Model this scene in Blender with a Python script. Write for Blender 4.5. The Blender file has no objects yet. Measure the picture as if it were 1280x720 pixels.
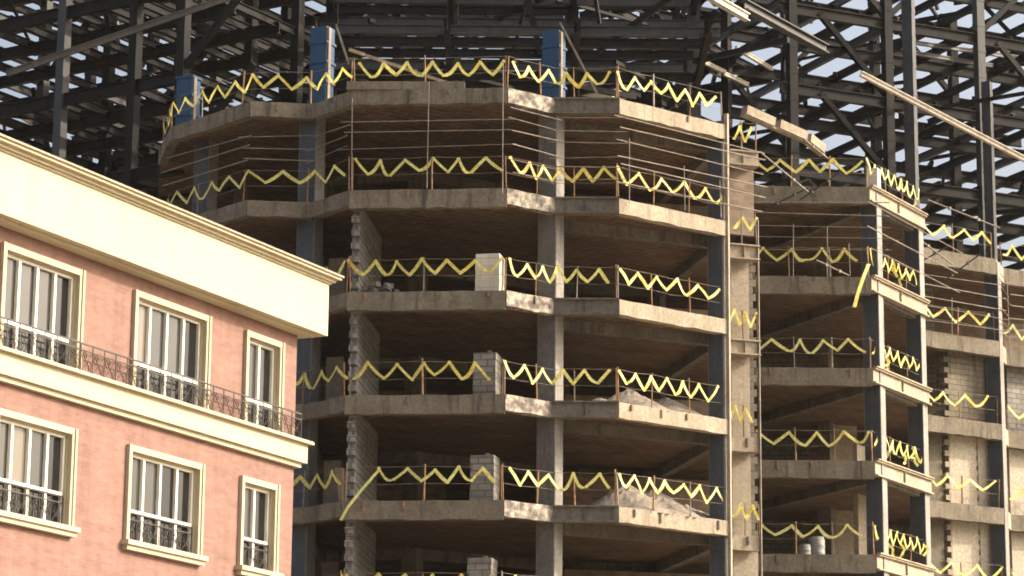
import bpy, math, random
from mathutils import Vector, Matrix
random.seed(7)
R = math.radians
sc = bpy.context.scene
COL = sc.collection

# ------------------------------------------------------------------ camera
F_PX, PITCH, ROLL = 3560.0, R(13.0), R(0.52)
CAMZ = 1.6
Fw = Vector((0, math.cos(PITCH), math.sin(PITCH)))
Up0 = Vector((0, -math.sin(PITCH), math.cos(PITCH)))
Rt0 = Vector((1, 0, 0))
Rt = Rt0 * math.cos(ROLL) + Up0 * math.sin(ROLL)
Up = Up0 * math.cos(ROLL) - Rt0 * math.sin(ROLL)
cam = bpy.data.cameras.new('camera')
cam.sensor_width = 36.0
cam.lens = F_PX * 36.0 / 1280.0
cam.clip_start, cam.clip_end = 1.0, 6000.0
camo = bpy.data.objects.new('camera', cam)
COL.objects.link(camo)
m = Matrix.Identity(4)
for i in range(3):
    m[i][0], m[i][1], m[i][2] = Rt[i], Up[i], -Fw[i]
m[2][3] = CAMZ
camo.matrix_world = m
sc.camera = camo

def ray(px, py):
    return Fw + Rt * ((px - 640) / F_PX) + Up * ((360 - py) / F_PX)
def at_h(px, py, h):          # survey: a point of known height seen along a sight line (h above ground)
    d = ray(px, py); t = (h - CAMZ) / d.z
    return Vector((d.x * t, d.y * t, h))
def at_y(px, py, Y):
    d = ray(px, py); t = Y / d.y
    return Vector((d.x * t, Y, CAMZ + d.z * t))

# ------------------------------------------------------------------ materials
def mat(name): 
    M = bpy.data.materials.new(name); M.use_nodes = True
    nt = M.node_tree; b = nt.nodes['Principled BSDF']
    return M, nt, b
def N(nt, t, **kw):
    n = nt.nodes.new(t)
    for k, v in kw.items():
        if k in n.inputs.keys() if hasattr(n.inputs, 'keys') else False: n.inputs[k].default_value = v
        else: setattr(n, k, v)
    return n
def ramp(nt, stops):
    r = nt.nodes.new('ShaderNodeValToRGB')
    e = r.color_ramp.elements
    while len(e) < len(stops): e.new(0.5)
    for el, (p, c) in zip(e, stops):
        el.position = p; el.color = (*c, 1) if len(c) == 3 else c
    return r
def coords(nt, scale=(1, 1, 1), rotz=0.0):
    tc = nt.nodes.new('ShaderNodeTexCoord')
    mp = nt.nodes.new('ShaderNodeMapping')
    mp.inputs['Rotation'].default_value = (0, 0, rotz)
    nt.links.new(tc.outputs['Object'], mp.inputs['Vector'])
    mp2 = nt.nodes.new('ShaderNodeMapping')
    mp2.inputs['Scale'].default_value = scale
    nt.links.new(mp.outputs[0], mp2.inputs['Vector'])
    return mp2.outputs[0]
def noise(nt, vec, scale, detail=6, rough=0.6):
    n = nt.nodes.new('ShaderNodeTexNoise')
    n.inputs['Scale'].default_value = scale; n.inputs['Detail'].default_value = detail
    n.inputs['Roughness'].default_value = rough
    nt.links.new(vec, n.inputs['Vector'])
    return n.outputs['Fac']
def mixc(nt, fac, a, b, mode='MIX'):
    n = nt.nodes.new('ShaderNodeMix'); n.data_type = 'RGBA'; n.blend_type = mode
    if isinstance(fac, (int, float)): n.inputs[0].default_value = fac
    else: nt.links.new(fac, n.inputs[0])
    for idx, v in ((6, a), (7, b)):
        if isinstance(v, tuple): n.inputs[idx].default_value = (*v, 1)
        else: nt.links.new(v, n.inputs[idx])
    return n.outputs[2]
def bump(nt, h, b, strength=0.4, dist=0.02):
    n = nt.nodes.new('ShaderNodeBump'); n.inputs['Strength'].default_value = strength
    n.inputs['Distance'].default_value = dist
    nt.links.new(h, n.inputs['Height']); nt.links.new(n.outputs[0], b.inputs['Normal'])

def rough_mat(name, c1, c2, scale=0.7, stain=None, rough=0.9, fine=9.0, streak=True, metal=0.0, spec=0.5, grain=0.3):
    """two colours in patches, fine grain, vertical run-off stains"""
    M, nt, b = mat(name)
    v = coords(nt)
    f1 = noise(nt, v, scale)
    r1 = ramp(nt, [(0.32, c1), (0.68, c2)]); nt.links.new(f1, r1.inputs[0])
    f2 = noise(nt, v, fine, 4)
    r2 = ramp(nt, [(0.3, (1 - grain, 1 - grain, 1 - grain)), (0.7, (1 + grain / 2, 1 + grain / 2, 1 + grain / 2))]); nt.links.new(f2, r2.inputs[0])
    c = mixc(nt, 1.0, r1.outputs[0], r2.outputs[0], 'MULTIPLY')
    if stain:
        v2 = coords(nt, (3.2, 3.2, 0.35) if streak else (1, 1, 1))
        f3 = noise(nt, v2, 1.0, 5, 0.7)
        r3 = ramp(nt, [(0.52, (0, 0, 0)), (0.66, (1, 1, 1))]); nt.links.new(f3, r3.inputs[0])
        c = mixc(nt, r3.outputs[0], c, stain)
    nt.links.new(c, b.inputs['Base Color'])
    b.inputs['Roughness'].default_value = rough; b.inputs['Metallic'].default_value = metal; b.inputs['Specular IOR Level'].default_value = spec
    bump(nt, f2, b, 0.35 if grain > 0.1 else 0.05, 0.02)
    return M

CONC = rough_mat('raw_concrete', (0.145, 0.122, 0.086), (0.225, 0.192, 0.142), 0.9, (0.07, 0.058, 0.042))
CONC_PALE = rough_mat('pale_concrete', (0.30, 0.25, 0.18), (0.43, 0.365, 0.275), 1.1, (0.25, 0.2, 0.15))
PLASTER = rough_mat('beige_plaster', (0.33, 0.275, 0.205), (0.39, 0.33, 0.25), 0.5, (0.31, 0.258, 0.19))
DARKCONC = rough_mat('old_grey_concrete', (0.11, 0.096, 0.076), (0.20, 0.176, 0.14), 0.8, (0.07, 0.065, 0.06))
STEEL = rough_mat('dark_steel_paint', (0.007, 0.0075, 0.008), (0.015, 0.015, 0.016), 0.8, (0.02, 0.015, 0.011), rough=0.62, spec=0.12)
STEEL2 = rough_mat('grey_steel_paint', (0.02, 0.022, 0.024), (0.045, 0.045, 0.046), 0.8, (0.06, 0.045, 0.032), rough=0.45, spec=0.4)
COLSTEEL = rough_mat('blue_grey_column_paint', (0.035, 0.045, 0.058), (0.06, 0.07, 0.085), 0.9, (0.075, 0.072, 0.07), rough=0.5)
COLGREY = rough_mat('grey_primer', (0.11, 0.105, 0.095), (0.17, 0.16, 0.145), 0.9, (0.08, 0.07, 0.06), rough=0.7)
COLSUNLIT = rough_mat('sunlit_flank_plate', (0.19, 0.178, 0.158), (0.28, 0.262, 0.232), 1.1, (0.13, 0.115, 0.095), rough=0.6)  # pale tone paints sunlight onto the column flanks
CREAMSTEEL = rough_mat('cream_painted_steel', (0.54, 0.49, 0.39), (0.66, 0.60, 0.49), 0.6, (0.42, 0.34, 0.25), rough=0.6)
BLUE = rough_mat('blue_formwork_paint', (0.004, 0.045, 0.115), (0.008, 0.07, 0.165), 1.6, (0.02, 0.05, 0.1), rough=0.5)
PIPE = rough_mat('scaffold_pipe_steel', (0.15, 0.122, 0.092), (0.30, 0.25, 0.195), 2.0, (0.16, 0.1, 0.06), rough=0.5)
RUST = rough_mat('rusty_bar', (0.20, 0.10, 0.045), (0.38, 0.22, 0.10), 3.0, (0.12, 0.06, 0.03), rough=0.8)
WOOD = rough_mat('weathered_plank', (0.30, 0.22, 0.14), (0.46, 0.36, 0.25), 1.2, (0.2, 0.14, 0.09), streak=False)
GRAVEL = rough_mat('gravel_heap_grit', (0.20, 0.17, 0.135), (0.32, 0.275, 0.22), 5.0, (0.15, 0.125, 0.1), fine=40)
PALEWALL = rough_mat('pale_plaster', (0.46, 0.40, 0.31), (0.54, 0.475, 0.375), 0.5, (0.40, 0.34, 0.26))
DRUM = rough_mat('grey_plastic', (0.30, 0.30, 0.28), (0.38, 0.38, 0.36), 0.5, rough=0.6)
IRON = rough_mat('wrought_iron', (0.02, 0.018, 0.015), (0.05, 0.04, 0.03), 3.0, rough=0.5)
CREAM = rough_mat('cream_render', (0.44, 0.382, 0.265), (0.48, 0.418, 0.292), 0.35, (0.42, 0.36, 0.245), rough=0.85, fine=8, grain=0.04)
WHITE = rough_mat('white_window_paint', (0.70, 0.68, 0.60), (0.78, 0.755, 0.68), 2.0, rough=0.45, grain=0.05)
CURTAIN = rough_mat('window_curtain', (0.22, 0.2, 0.165), (0.34, 0.315, 0.27), 1.5, rough=0.95)
ASPHALT = rough_mat('asphalt', (0.045, 0.045, 0.046), (0.07, 0.068, 0.065), 0.4, fine=30)
DUST = rough_mat('dusty_ground', (0.20, 0.165, 0.12), (0.28, 0.235, 0.17), 0.05, fine=2.0)
PAVE = rough_mat('pavement_stone', (0.30, 0.28, 0.25), (0.38, 0.355, 0.32), 0.8)
DKGLASSBACK = rough_mat('dark_room', (0.02, 0.02, 0.02), (0.035, 0.034, 0.03), 0.5)

def chip_mat():
    M, nt, b = mat('chipped_white_beam_paint')
    v = coords(nt)
    f = noise(nt, v, 3.2, 8, 0.7)
    r = ramp(nt, [(0.42, (0.10, 0.085, 0.07)), (0.52, (0.26, 0.225, 0.18)), (0.63, (0.52, 0.455, 0.37))])
    nt.links.new(f, r.inputs[0]); nt.links.new(r.outputs[0], b.inputs['Base Color'])
    b.inputs['Roughness'].default_value = 0.8
    bump(nt, f, b, 0.5, 0.03)
    return M
CHIP = chip_mat()

def soffit_mat():
    """clay-block ceiling between joists: brown strips with pale joints"""
    M, nt, b = mat('clay_block_soffit')
    v = coords(nt, rotz=R(-33))
    w = nt.nodes.new('ShaderNodeTexBrick')
    nt.links.new(v, w.inputs['Vector'])
    w.inputs['Scale'].default_value = 1.0
    w.inputs['Brick Width'].default_value = 0.9; w.inputs['Row Height'].default_value = 0.38
    w.inputs['Mortar Size'].default_value = 0.035
    w.inputs['Color1'].default_value = (0.115, 0.068, 0.042, 1); w.inputs['Color2'].default_value = (0.165, 0.10, 0.064, 1)
    w.inputs['Mortar'].default_value = (0.19, 0.155, 0.12, 1)
    f = noise(nt, v, 0.7, 7, 0.7)
    r = ramp(nt, [(0.3, (0.55, 0.5, 0.45)), (0.7, (1.2, 1.15, 1.1))]); nt.links.new(f, r.inputs[0])
    c = mixc(nt, 1.0, w.outputs['Color'], r.outputs[0], 'MULTIPLY')
    nt.links.new(c, b.inputs['Base Color']); b.inputs['Roughness'].default_value = 0.95
    bump(nt, w.outputs['Fac'], b, 0.5, 0.04)
    return M
SOFFIT = soffit_mat()

def brick_mat(name, rot, c1, c2, mortar, bw, rh, ms, blot=0.25, rough=0.9, vertical=True):
    M, nt, b = mat(name)
    v0 = coords(nt, rotz=rot)
    sp = nt.nodes.new('ShaderNodeSeparateXYZ'); nt.links.new(v0, sp.inputs[0])
    cb = nt.nodes.new('ShaderNodeCombineXYZ')
    nt.links.new(sp.outputs[0], cb.inputs[0]); nt.links.new(sp.outputs[2], cb.inputs[1])
    w = nt.nodes.new('ShaderNodeTexBrick'); nt.links.new(cb.outputs[0], w.inputs['Vector'])
    w.inputs['Scale'].default_value = 1.0
    w.inputs['Brick Width'].default_value = bw; w.inputs['Row Height'].default_value = rh
    w.inputs['Mortar Size'].default_value = ms
    w.inputs['Color1'].default_value = (*c1, 1); w.inputs['Color2'].default_value = (*c2, 1)
    w.inputs['Mortar'].default_value = (*mortar, 1)
    mp = nt.nodes.new('ShaderNodeMapping'); mp.inputs['Scale'].default_value = (0.8, 2.6, 1)
    nt.links.new(cb.outputs[0], mp.inputs[0])
    f = noise(nt, mp.outputs[0], 1.1, 8, 0.68)
    lo, hi = 1 - blot, 1 + blot
    r = ramp(nt, [(0.3, (lo, lo, lo)), (0.7, (hi, hi, hi))]); nt.links.new(f, r.inputs[0])
    c = mixc(nt, 1.0, w.outputs['Color'], r.outputs[0], 'MULTIPLY')
    mp2 = nt.nodes.new('ShaderNodeMapping'); mp2.inputs['Scale'].default_value = (2.4, 0.22, 1)
    nt.links.new(cb.outputs[0], mp2.inputs[0])
    f4 = noise(nt, mp2.outputs[0], 1.0, 6, 0.7)          # run-off streaks
    r4 = ramp(nt, [(0.36, (0.86, 0.855, 0.85)), (0.5, (1, 1, 1)), (0.72, (1.12, 1.13, 1.14))]); nt.links.new(f4, r4.inputs[0])
    c = mixc(nt, 1.0, c, r4.outputs[0], 'MULTIPLY')
    f5 = noise(nt, cb.outputs[0], 0.8, 9, 0.75)          # pale lime bloom
    r5 = ramp(nt, [(0.58, (0, 0, 0)), (0.76, (0.45, 0.45, 0.45))]); nt.links.new(f5, r5.inputs[0])
    c = mixc(nt, r5.outputs[0], c, tuple(1.25 * x for x in mortar))
    nt.links.new(c, b.inputs['Base Color']); b.inputs['Roughness'].default_value = rough
    bump(nt, w.outputs['Fac'], b, 0.25, -0.01)
    return M
PHI = R(26.8)                      # street grid: facades run 27 degrees to the right of the view
BRICK = brick_mat('salmon_brick', -(R(90) - PHI), (0.20, 0.108, 0.086), (0.235, 0.134, 0.108), (0.228, 0.134, 0.105), 0.24, 0.075, 0.006, 0.16)
BLOCK = brick_mat('grey_block', 0.0, (0.20, 0.185, 0.16), (0.27, 0.25, 0.22), (0.12, 0.11, 0.095), 0.42, 0.21, 0.02, 0.25)
BLOCK_A = brick_mat('grey_block_turned', -(R(90) - PHI), (0.22, 0.21, 0.19), (0.30, 0.285, 0.26), (0.14, 0.13, 0.12), 0.42, 0.21, 0.02, 0.25)
CLAY = brick_mat('brown_clay_block', 0.0, (0.17, 0.12, 0.08), (0.24, 0.175, 0.12), (0.20, 0.17, 0.14), 0.36, 0.2, 0.022, 0.3)
CREAMBLOCK = brick_mat('cream_block', 0.0, (0.60, 0.55, 0.45), (0.68, 0.625, 0.52), (0.48, 0.43, 0.35), 0.6, 0.24, 0.008, 0.08)

def glass_mat(name='window_glass', c=(0.05, 0.05, 0.048)):
    M, nt, b = mat(name)
    b.inputs['Base Color'].default_value = (*c, 1)
    b.inputs['Roughness'].default_value = 0.08
    b.inputs['IOR'].default_value = 1.5
    v = coords(nt); f = noise(nt, v, 1.2, 2)
    bump(nt, f, b, 0.12, 0.03)
    return M
GLASS = glass_mat()
GLASS_B = glass_mat('dark_window_glass', (0.012, 0.012, 0.013)); GLASS_C = glass_mat('curtained_window_glass', (0.15, 0.135, 0.11))

def ribbon_mat():
    M, nt, b = mat('yellow_warning_ribbon')
    v = coords(nt)
    f = noise(nt, v, 1.7, 5)
    r = ramp(nt, [(0.3, (0.92, 0.70, 0.12)), (0.44, (0.95, 0.88, 0.25)), (0.75, (0.93, 0.91, 0.38))])
    nt.links.new(f, r.inputs[0])
    f2 = noise(nt, v, 12, 3)
    r2 = ramp(nt, [(0.35, (0.7, 0.7, 0.7)), (0.6, (1.1, 1.1, 1.1))]); nt.links.new(f2, r2.inputs[0])
    oi = nt.nodes.new('ShaderNodeObjectInfo')            # each run of ribbon has faded by a different amount
    r3 = ramp(nt, [(0.0, (0.93, 0.86, 0.75)), (0.5, (1.0, 1.0, 1.0)), (1.0, (1.0, 1.05, 1.5))]); nt.links.new(oi.outputs['Random'], r3.inputs[0])
    c = mixc(nt, 1.0, r.outputs[0], r3.outputs[0], 'MULTIPLY')
    c = mixc(nt, 1.0, c, r2.outputs[0], 'MULTIPLY')
    nt.links.new(c, b.inputs['Base Color']); b.inputs['Roughness'].default_value = 0.45
    tr = nt.nodes.new('ShaderNodeBsdfTranslucent'); nt.links.new(c, tr.inputs[0])
    mx = nt.nodes.new('ShaderNodeMixShader'); mx.inputs[0].default_value = 0.4
    nt.links.new(b.outputs[0], mx.inputs[1]); nt.links.new(tr.outputs[0], mx.inputs[2])
    nt.links.new(mx.outputs[0], nt.nodes['Material Output'].inputs[0])
    return M
RIBBON = ribbon_mat()

# ------------------------------------------------------------------ mesh building
class MB:
    def __init__(s): s.v, s.f, s.mi = [], [], []
    def add(s, vs, fs, mi=0):
        o = len(s.v); s.v += [Vector(p) for p in vs]
        s.f += [tuple(i + o for i in f) for f in fs]; s.mi += [mi] * len(fs)
    def hexa(s, b4, t4, mi=0):
        s.add(list(b4) + list(t4), [(3, 2, 1, 0), (4, 5, 6, 7), (0, 1, 5, 4), (1, 2, 6, 5), (2, 3, 7, 6), (3, 0, 4, 7)], mi)
    def box(s, c, sx, sy, sz, rot=0.0, mi=0):
        c = Vector(c); ca, sa = math.cos(rot), math.sin(rot)
        P = []
        for z in (-sz / 2, sz / 2):
            for x, y in ((-1, -1), (1, -1), (1, 1), (-1, 1)):
                x, y = x * sx / 2, y * sy / 2
                P.append(c + Vector((x * ca - y * sa, x * sa + y * ca, z)))
        s.hexa(P[:4], P[4:], mi)
    def bar(s, p, q, w, h, mi=0):
        """beam from p to q, w wide, h deep"""
        p, q = Vector(p), Vector(q); d = (q - p).normalized()
        side = d.cross(Vector((0, 0, 1)))
        if side.length < 1e-4: side = Vector((1, 0, 0))
        side.normalize(); up = side.cross(d).normalized()
        a = [side * (-w / 2) + up * (-h / 2), side * (w / 2) + up * (-h / 2), side * (w / 2) + up * (h / 2), side * (-w / 2) + up * (h / 2)]
        s.hexa([p + k for k in a], [q + k for k in a], mi)
    def ibeam(s, p, q, w, h, t=0.03, tw=0.02, mi=0):
        p, q = Vector(p), Vector(q)
        d = (q - p).normalized(); side = d.cross(Vector((0, 0, 1))).normalized(); up = side.cross(d).normalized()
        s.bar(p + up * (h / 2 - t / 2), q + up * (h / 2 - t / 2), w, t, mi)
        s.bar(p - up * (h / 2 - t / 2), q - up * (h / 2 - t / 2), w, t, mi)
        s.bar(p, q, tw, h - 2 * t, mi)
    def tube(s, pts, r, n=6, mi=0):
        pts = [Vector(p) for p in pts]; rings = []
        for i, p in enumerate(pts):
            d = (pts[min(i + 1, len(pts) - 1)] - pts[max(i - 1, 0)]).normalized()
            a = d.cross(Vector((0, 0, 1)))
            if a.length < 1e-3: a = d.cross(Vector((0, 1, 0)))
            a.normalize(); b = d.cross(a)
            rings.append([p + a * (r * math.cos(k * 2 * math.pi / n)) + b * (r * math.sin(k * 2 * math.pi / n)) for k in range(n)])
        vs = [v for rg in rings for v in rg]; fs = []
        for i in range(len(pts) - 1):
            for k in range(n):
                fs.append((i * n + k, i * n + (k + 1) % n, (i + 1) * n + (k + 1) % n, (i + 1) * n + k))
        fs.append(tuple(range(n - 1, -1, -1))); fs.append(tuple((len(pts) - 1) * n + k for k in range(n)))
        s.add(vs, fs, mi)
    def prism(s, poly, z0, z1, mi_top=0, mi_bot=0, mi_side=0):
        n = len(poly)
        vs = [Vector((p[0], p[1], z0)) for p in poly] + [Vector((p[0], p[1], z1)) for p in poly]
        s.add(vs, [tuple(range(n, 2 * n))], mi_top)
        o = len(s.v) - 2 * n
        s.f.append(tuple(o + k for k in range(n - 1, -1, -1))); s.mi.append(mi_bot)
        for k in range(n):
            s.f.append((o + k, o + (k + 1) % n, o + n + (k + 1) % n, o + n + k)); s.mi.append(mi_side)
    def build(s, name, mats, parent=None, base=None, smooth=False):
        if not isinstance(mats, (list, tuple)): mats = [mats]
        off = Vector(parent['_base']) if parent is not None else (Vector(base) if base is not None else Vector((0, 0, 0)))
        me = bpy.data.meshes.new(name)
        me.from_pydata([tuple(p - off) for p in s.v], [], s.f)
        for M in mats: me.materials.append(M)
        me.polygons.foreach_set('material_index', s.mi)
        if smooth: me.polygons.foreach_set('use_smooth', [True] * len(s.f))
        me.validate(); me.update()
        o = bpy.data.objects.new(name, me); COL.objects.link(o)
        if parent is not None:
            o.parent = parent; o['_base'] = parent['_base']
        else:
            o.location = off; o['_base'] = tuple(off)
        return o
def tag(o, label, cat, group=None):
    o['label'] = label; o['category'] = cat
    if group: o['group'] = group
    return o
def thing(name, loc, label, cat, group=None):
    o = bpy.data.objects.new(name, None); COL.objects.link(o)
    o.empty_display_size = 0.5
    o.location = loc; o['_base'] = tuple(loc)
    return tag(o, label, cat, group)
def structure(o): o['kind'] = 'structure'; return o
def V2(p): return Vector((p[0], p[1], 0))
def lerp(a, b, t): return a + (b - a) * t

# ------------------------------------------------------------------ ground and streets
g = MB(); g.add([(-2500, -500, 0), (2500, -500, 0), (2500, 4000, 0), (-2500, 4000, 0)], [(0, 1, 2, 3)])
structure(g.build('ground', DUST))
g = MB(); g.add([(-120, -8, 0.004), (120, -8, 0.004), (120, 16, 0.004), (-120, 16, 0.004)], [(0, 1, 2, 3)])
structure(g.build('road', ASPHALT))
g = MB(); g.box((0, 18.5, 0.07), 240, 5, 0.14)
structure(g.build('pavement', PAVE))

# ------------------------------------------------------------------ apartment block at the left
# facade frame: u runs from the far corner towards the viewer, d is proud of the wall
A_DIR = Vector((math.sin(PHI), math.cos(PHI), 0))
A_NOR = Vector((math.cos(PHI), -math.sin(PHI), 0))
CORNER = at_y(371, 440, 65.0); CORNER.z = 0
def fp(u, d, z): return CORNER - A_DIR * u + A_NOR * d + Vector((0, 0, z))
def fuv(px, py, d=0.0):
    r = ray(px, py); o = Vector((0, 0, CAMZ))
    p0 = CORNER + A_NOR * d
    t = (p0 - o).dot(A_NOR) / r.dot(A_NOR)
    p = o + r * t
    return (CORNER - p).dot(A_DIR), p.z
def fbox(mb, u0, u1, d0, d1, z0, z1, mi=0):
    mb.hexa([fp(u0, d0, z0), fp(u0, d1, z0), fp(u1, d1, z0), fp(u1, d0, z0)],
            [fp(u0, d0, z1), fp(u0, d1, z1), fp(u1, d1, z1), fp(u1, d0, z1)], mi)

apt = thing('apartment_block', tuple(CORNER), 'finished salmon brick apartment block with cream cornice and wrought iron railings', 'apartment block')
ULEN = 26.0
# surveyed heights and window positions on the facade
zc_top = fuv(250, 272)[1]
def zu(px, py, d=0): 
    u, z = fuv(px, py, d); return u, z
wins = []   # (row, u_right, u_left, z_bottom, z_top, panes)
row1_top = zu(167, 362)[1]; row2_top = zu(159, 555)[1]
row1_bot = zu(200, 490)[1]; row2_bot = zu(153, 683)[1]
for (xl, yl, xr, yr, row, panes) in ((2, 302, 102.5, 338, 1, 4), (167, 362, 260.5, 396, 1, 4), (306, 413, 352, 430, 1, 2),
                                     (-7, 502, 93, 535, 2, 4), (159, 555, 252, 582, 2, 4), (300, 596, 346, 608, 2, 2)):
    ul, ur = zu(xl, yl)[0], zu(xr, yr)[0]
    wins.append((row, ur, ul, panes))
print('survey', 'row1 top/bot', row1_top, row1_bot, 'row2', row2_top, row2_bot, 'wins', [(round(a[1], 2), round(a[2], 2)) for a in wins])
CORN_T = zu(418, 342, 0.75)[1]; CORN_B = zu(404, 417, 0.55)[1]
BAND_T = zu(388, 552, 0.30)[1]; BAND_B = zu(383, 582, 0.22)[1]
print('cornice', CORN_T, CORN_B, 'band', BAND_T, BAND_B)
SUR = 0.13                       # width of the cream surround
W_D = -0.20                      # depth of the glazing
ops = []
for row, ur, ul, panes in wins:
    zt = row1_top if row == 1 else row2_top
    zb = BAND_T + 0.02 if row == 1 else row2_bot
    ops.append((row, ur + SUR, ul - SUR, zb if row == 1 else zb + 0.14, zt - SUR, panes))
ZTOP = CORN_B + 0.05
wall = MB()
us = sorted({0.0, ULEN, *[o[1] for o in ops], *[o[2] for o in ops]})
zs = sorted({0.0, ZTOP, *[o[3] for o in ops], *[o[4] for o in ops]})
for i in range(len(us) - 1):
    for j in range(len(zs) - 1):
        uc, zc = (us[i] + us[i + 1]) / 2, (zs[j] + zs[j + 1]) / 2
        if any(o[1] < uc < o[2] and o[3] < zc < o[4] for o in ops): continue
        wall.add([fp(us[i + 1], 0, zs[j]), fp(us[i], 0, zs[j]), fp(us[i], 0, zs[j + 1]), fp(us[i + 1], 0, zs[j + 1])], [(0, 1, 2, 3)])
# body behind (sides, back, roof)
b0 = [fp(0, 0, 0), fp(0, -12, 0), fp(ULEN, -12, 0), fp(ULEN, 0, 0)]
t0 = [p + Vector((0, 0, ZTOP)) for p in b0]
wall.add(b0 + t0, [(0, 4, 5, 1), (1, 5, 6, 2), (2, 6, 7, 3), (4, 7, 6, 5)])
wall.build('wall', BRICK, apt)
cor = MB()
fbox(cor, -0.55, ULEN, -11.9, 0.50, CORN_B, CORN_T - 0.20)
fbox(cor, -0.60, ULEN, -11.9, 0.54, CORN_T - 0.20, CORN_T - 0.15)
fbox(cor, -0.68, ULEN, -11.9, 0.61, CORN_T - 0.15, CORN_T - 0.08)
fbox(cor, -0.78, ULEN, -11.9, 0.72, CORN_T - 0.08, CORN_T - 0.02)
cor.build('cornice', CREAM, apt)
cop = MB(); fbox(cop, -0.80, ULEN, -11.9, 0.77, CORN_T - 0.02, CORN_T + 0.025)
cop.build('coping', PLASTER, apt)
soff = MB(); fbox(soff, -0.3, ULEN, -0.25, 0.32, CORN_B - 0.05, CORN_B - 0.002)
soff.build('cornice_moulding', CREAM, apt)
bd = MB()
fbox(bd, -0.24, ULEN, -0.3, 0.22, BAND_B + 0.05, BAND_T - 0.07)
fbox(bd, -0.33, ULEN, -0.3, 0.34, BAND_T - 0.07, BAND_T)
fbox(bd, -0.12, ULEN, -0.3, 0.13, BAND_B - 0.06, BAND_B + 0.05)
bd.build('string_course', CREAM, apt)

def scrolls(mb, u0, u1, d, z0, z1, r=0.012, step=0.42):
    """panels of paired iron scrolls between rails"""
    n = max(1, round((u1 - u0) / step)); w = (u1 - u0) / n
    fbox(mb, u0, u1, d - 0.018, d + 0.018, z1 - 0.03, z1)
    fbox(mb, u0, u1, d - 0.015, d + 0.015, z0, z0 + 0.025)
    fbox(mb, u0, u1, d - 0.012, d + 0.012, z1 - 0.16, z1 - 0.14)
    for k in range(n + 1):
        u = u0 + k * w
        mb.tube([fp(u, d, z0), fp(u, d, z1)], r)
    zc, hh = (z0 + z1 - 0.15) / 2, (z1 - z0 - 0.2) / 2
    for k in range(n):
        uc = u0 + (k + 0.5) * w
        for sgn in (-1, 1):
            pts = []
            for t in range(11):                       # S scroll with a curled end
                a = t / 10 * 2.6 * math.pi
                rad = (1 - t / 13) * w * 0.23
                pts.append(fp(uc + sgn * (w * 0.23 - math.cos(a) * rad * 0.98), d, zc + sgn * hh * 0.42 + math.sin(a) * rad * 1.5))
            mb.tube(pts, r * 0.8, 4)
        mb.tube([fp(uc - w * 0.45, d, z0 + 0.03), fp(uc, d, zc), fp(uc + w * 0.45, d, z1 - 0.16)], r * 0.7, 4)
        mb.tube([fp(uc + w * 0.45, d, z0 + 0.03), fp(uc, d, zc), fp(uc - w * 0.45, d, z1 - 0.16)], r * 0.7, 4)

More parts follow.
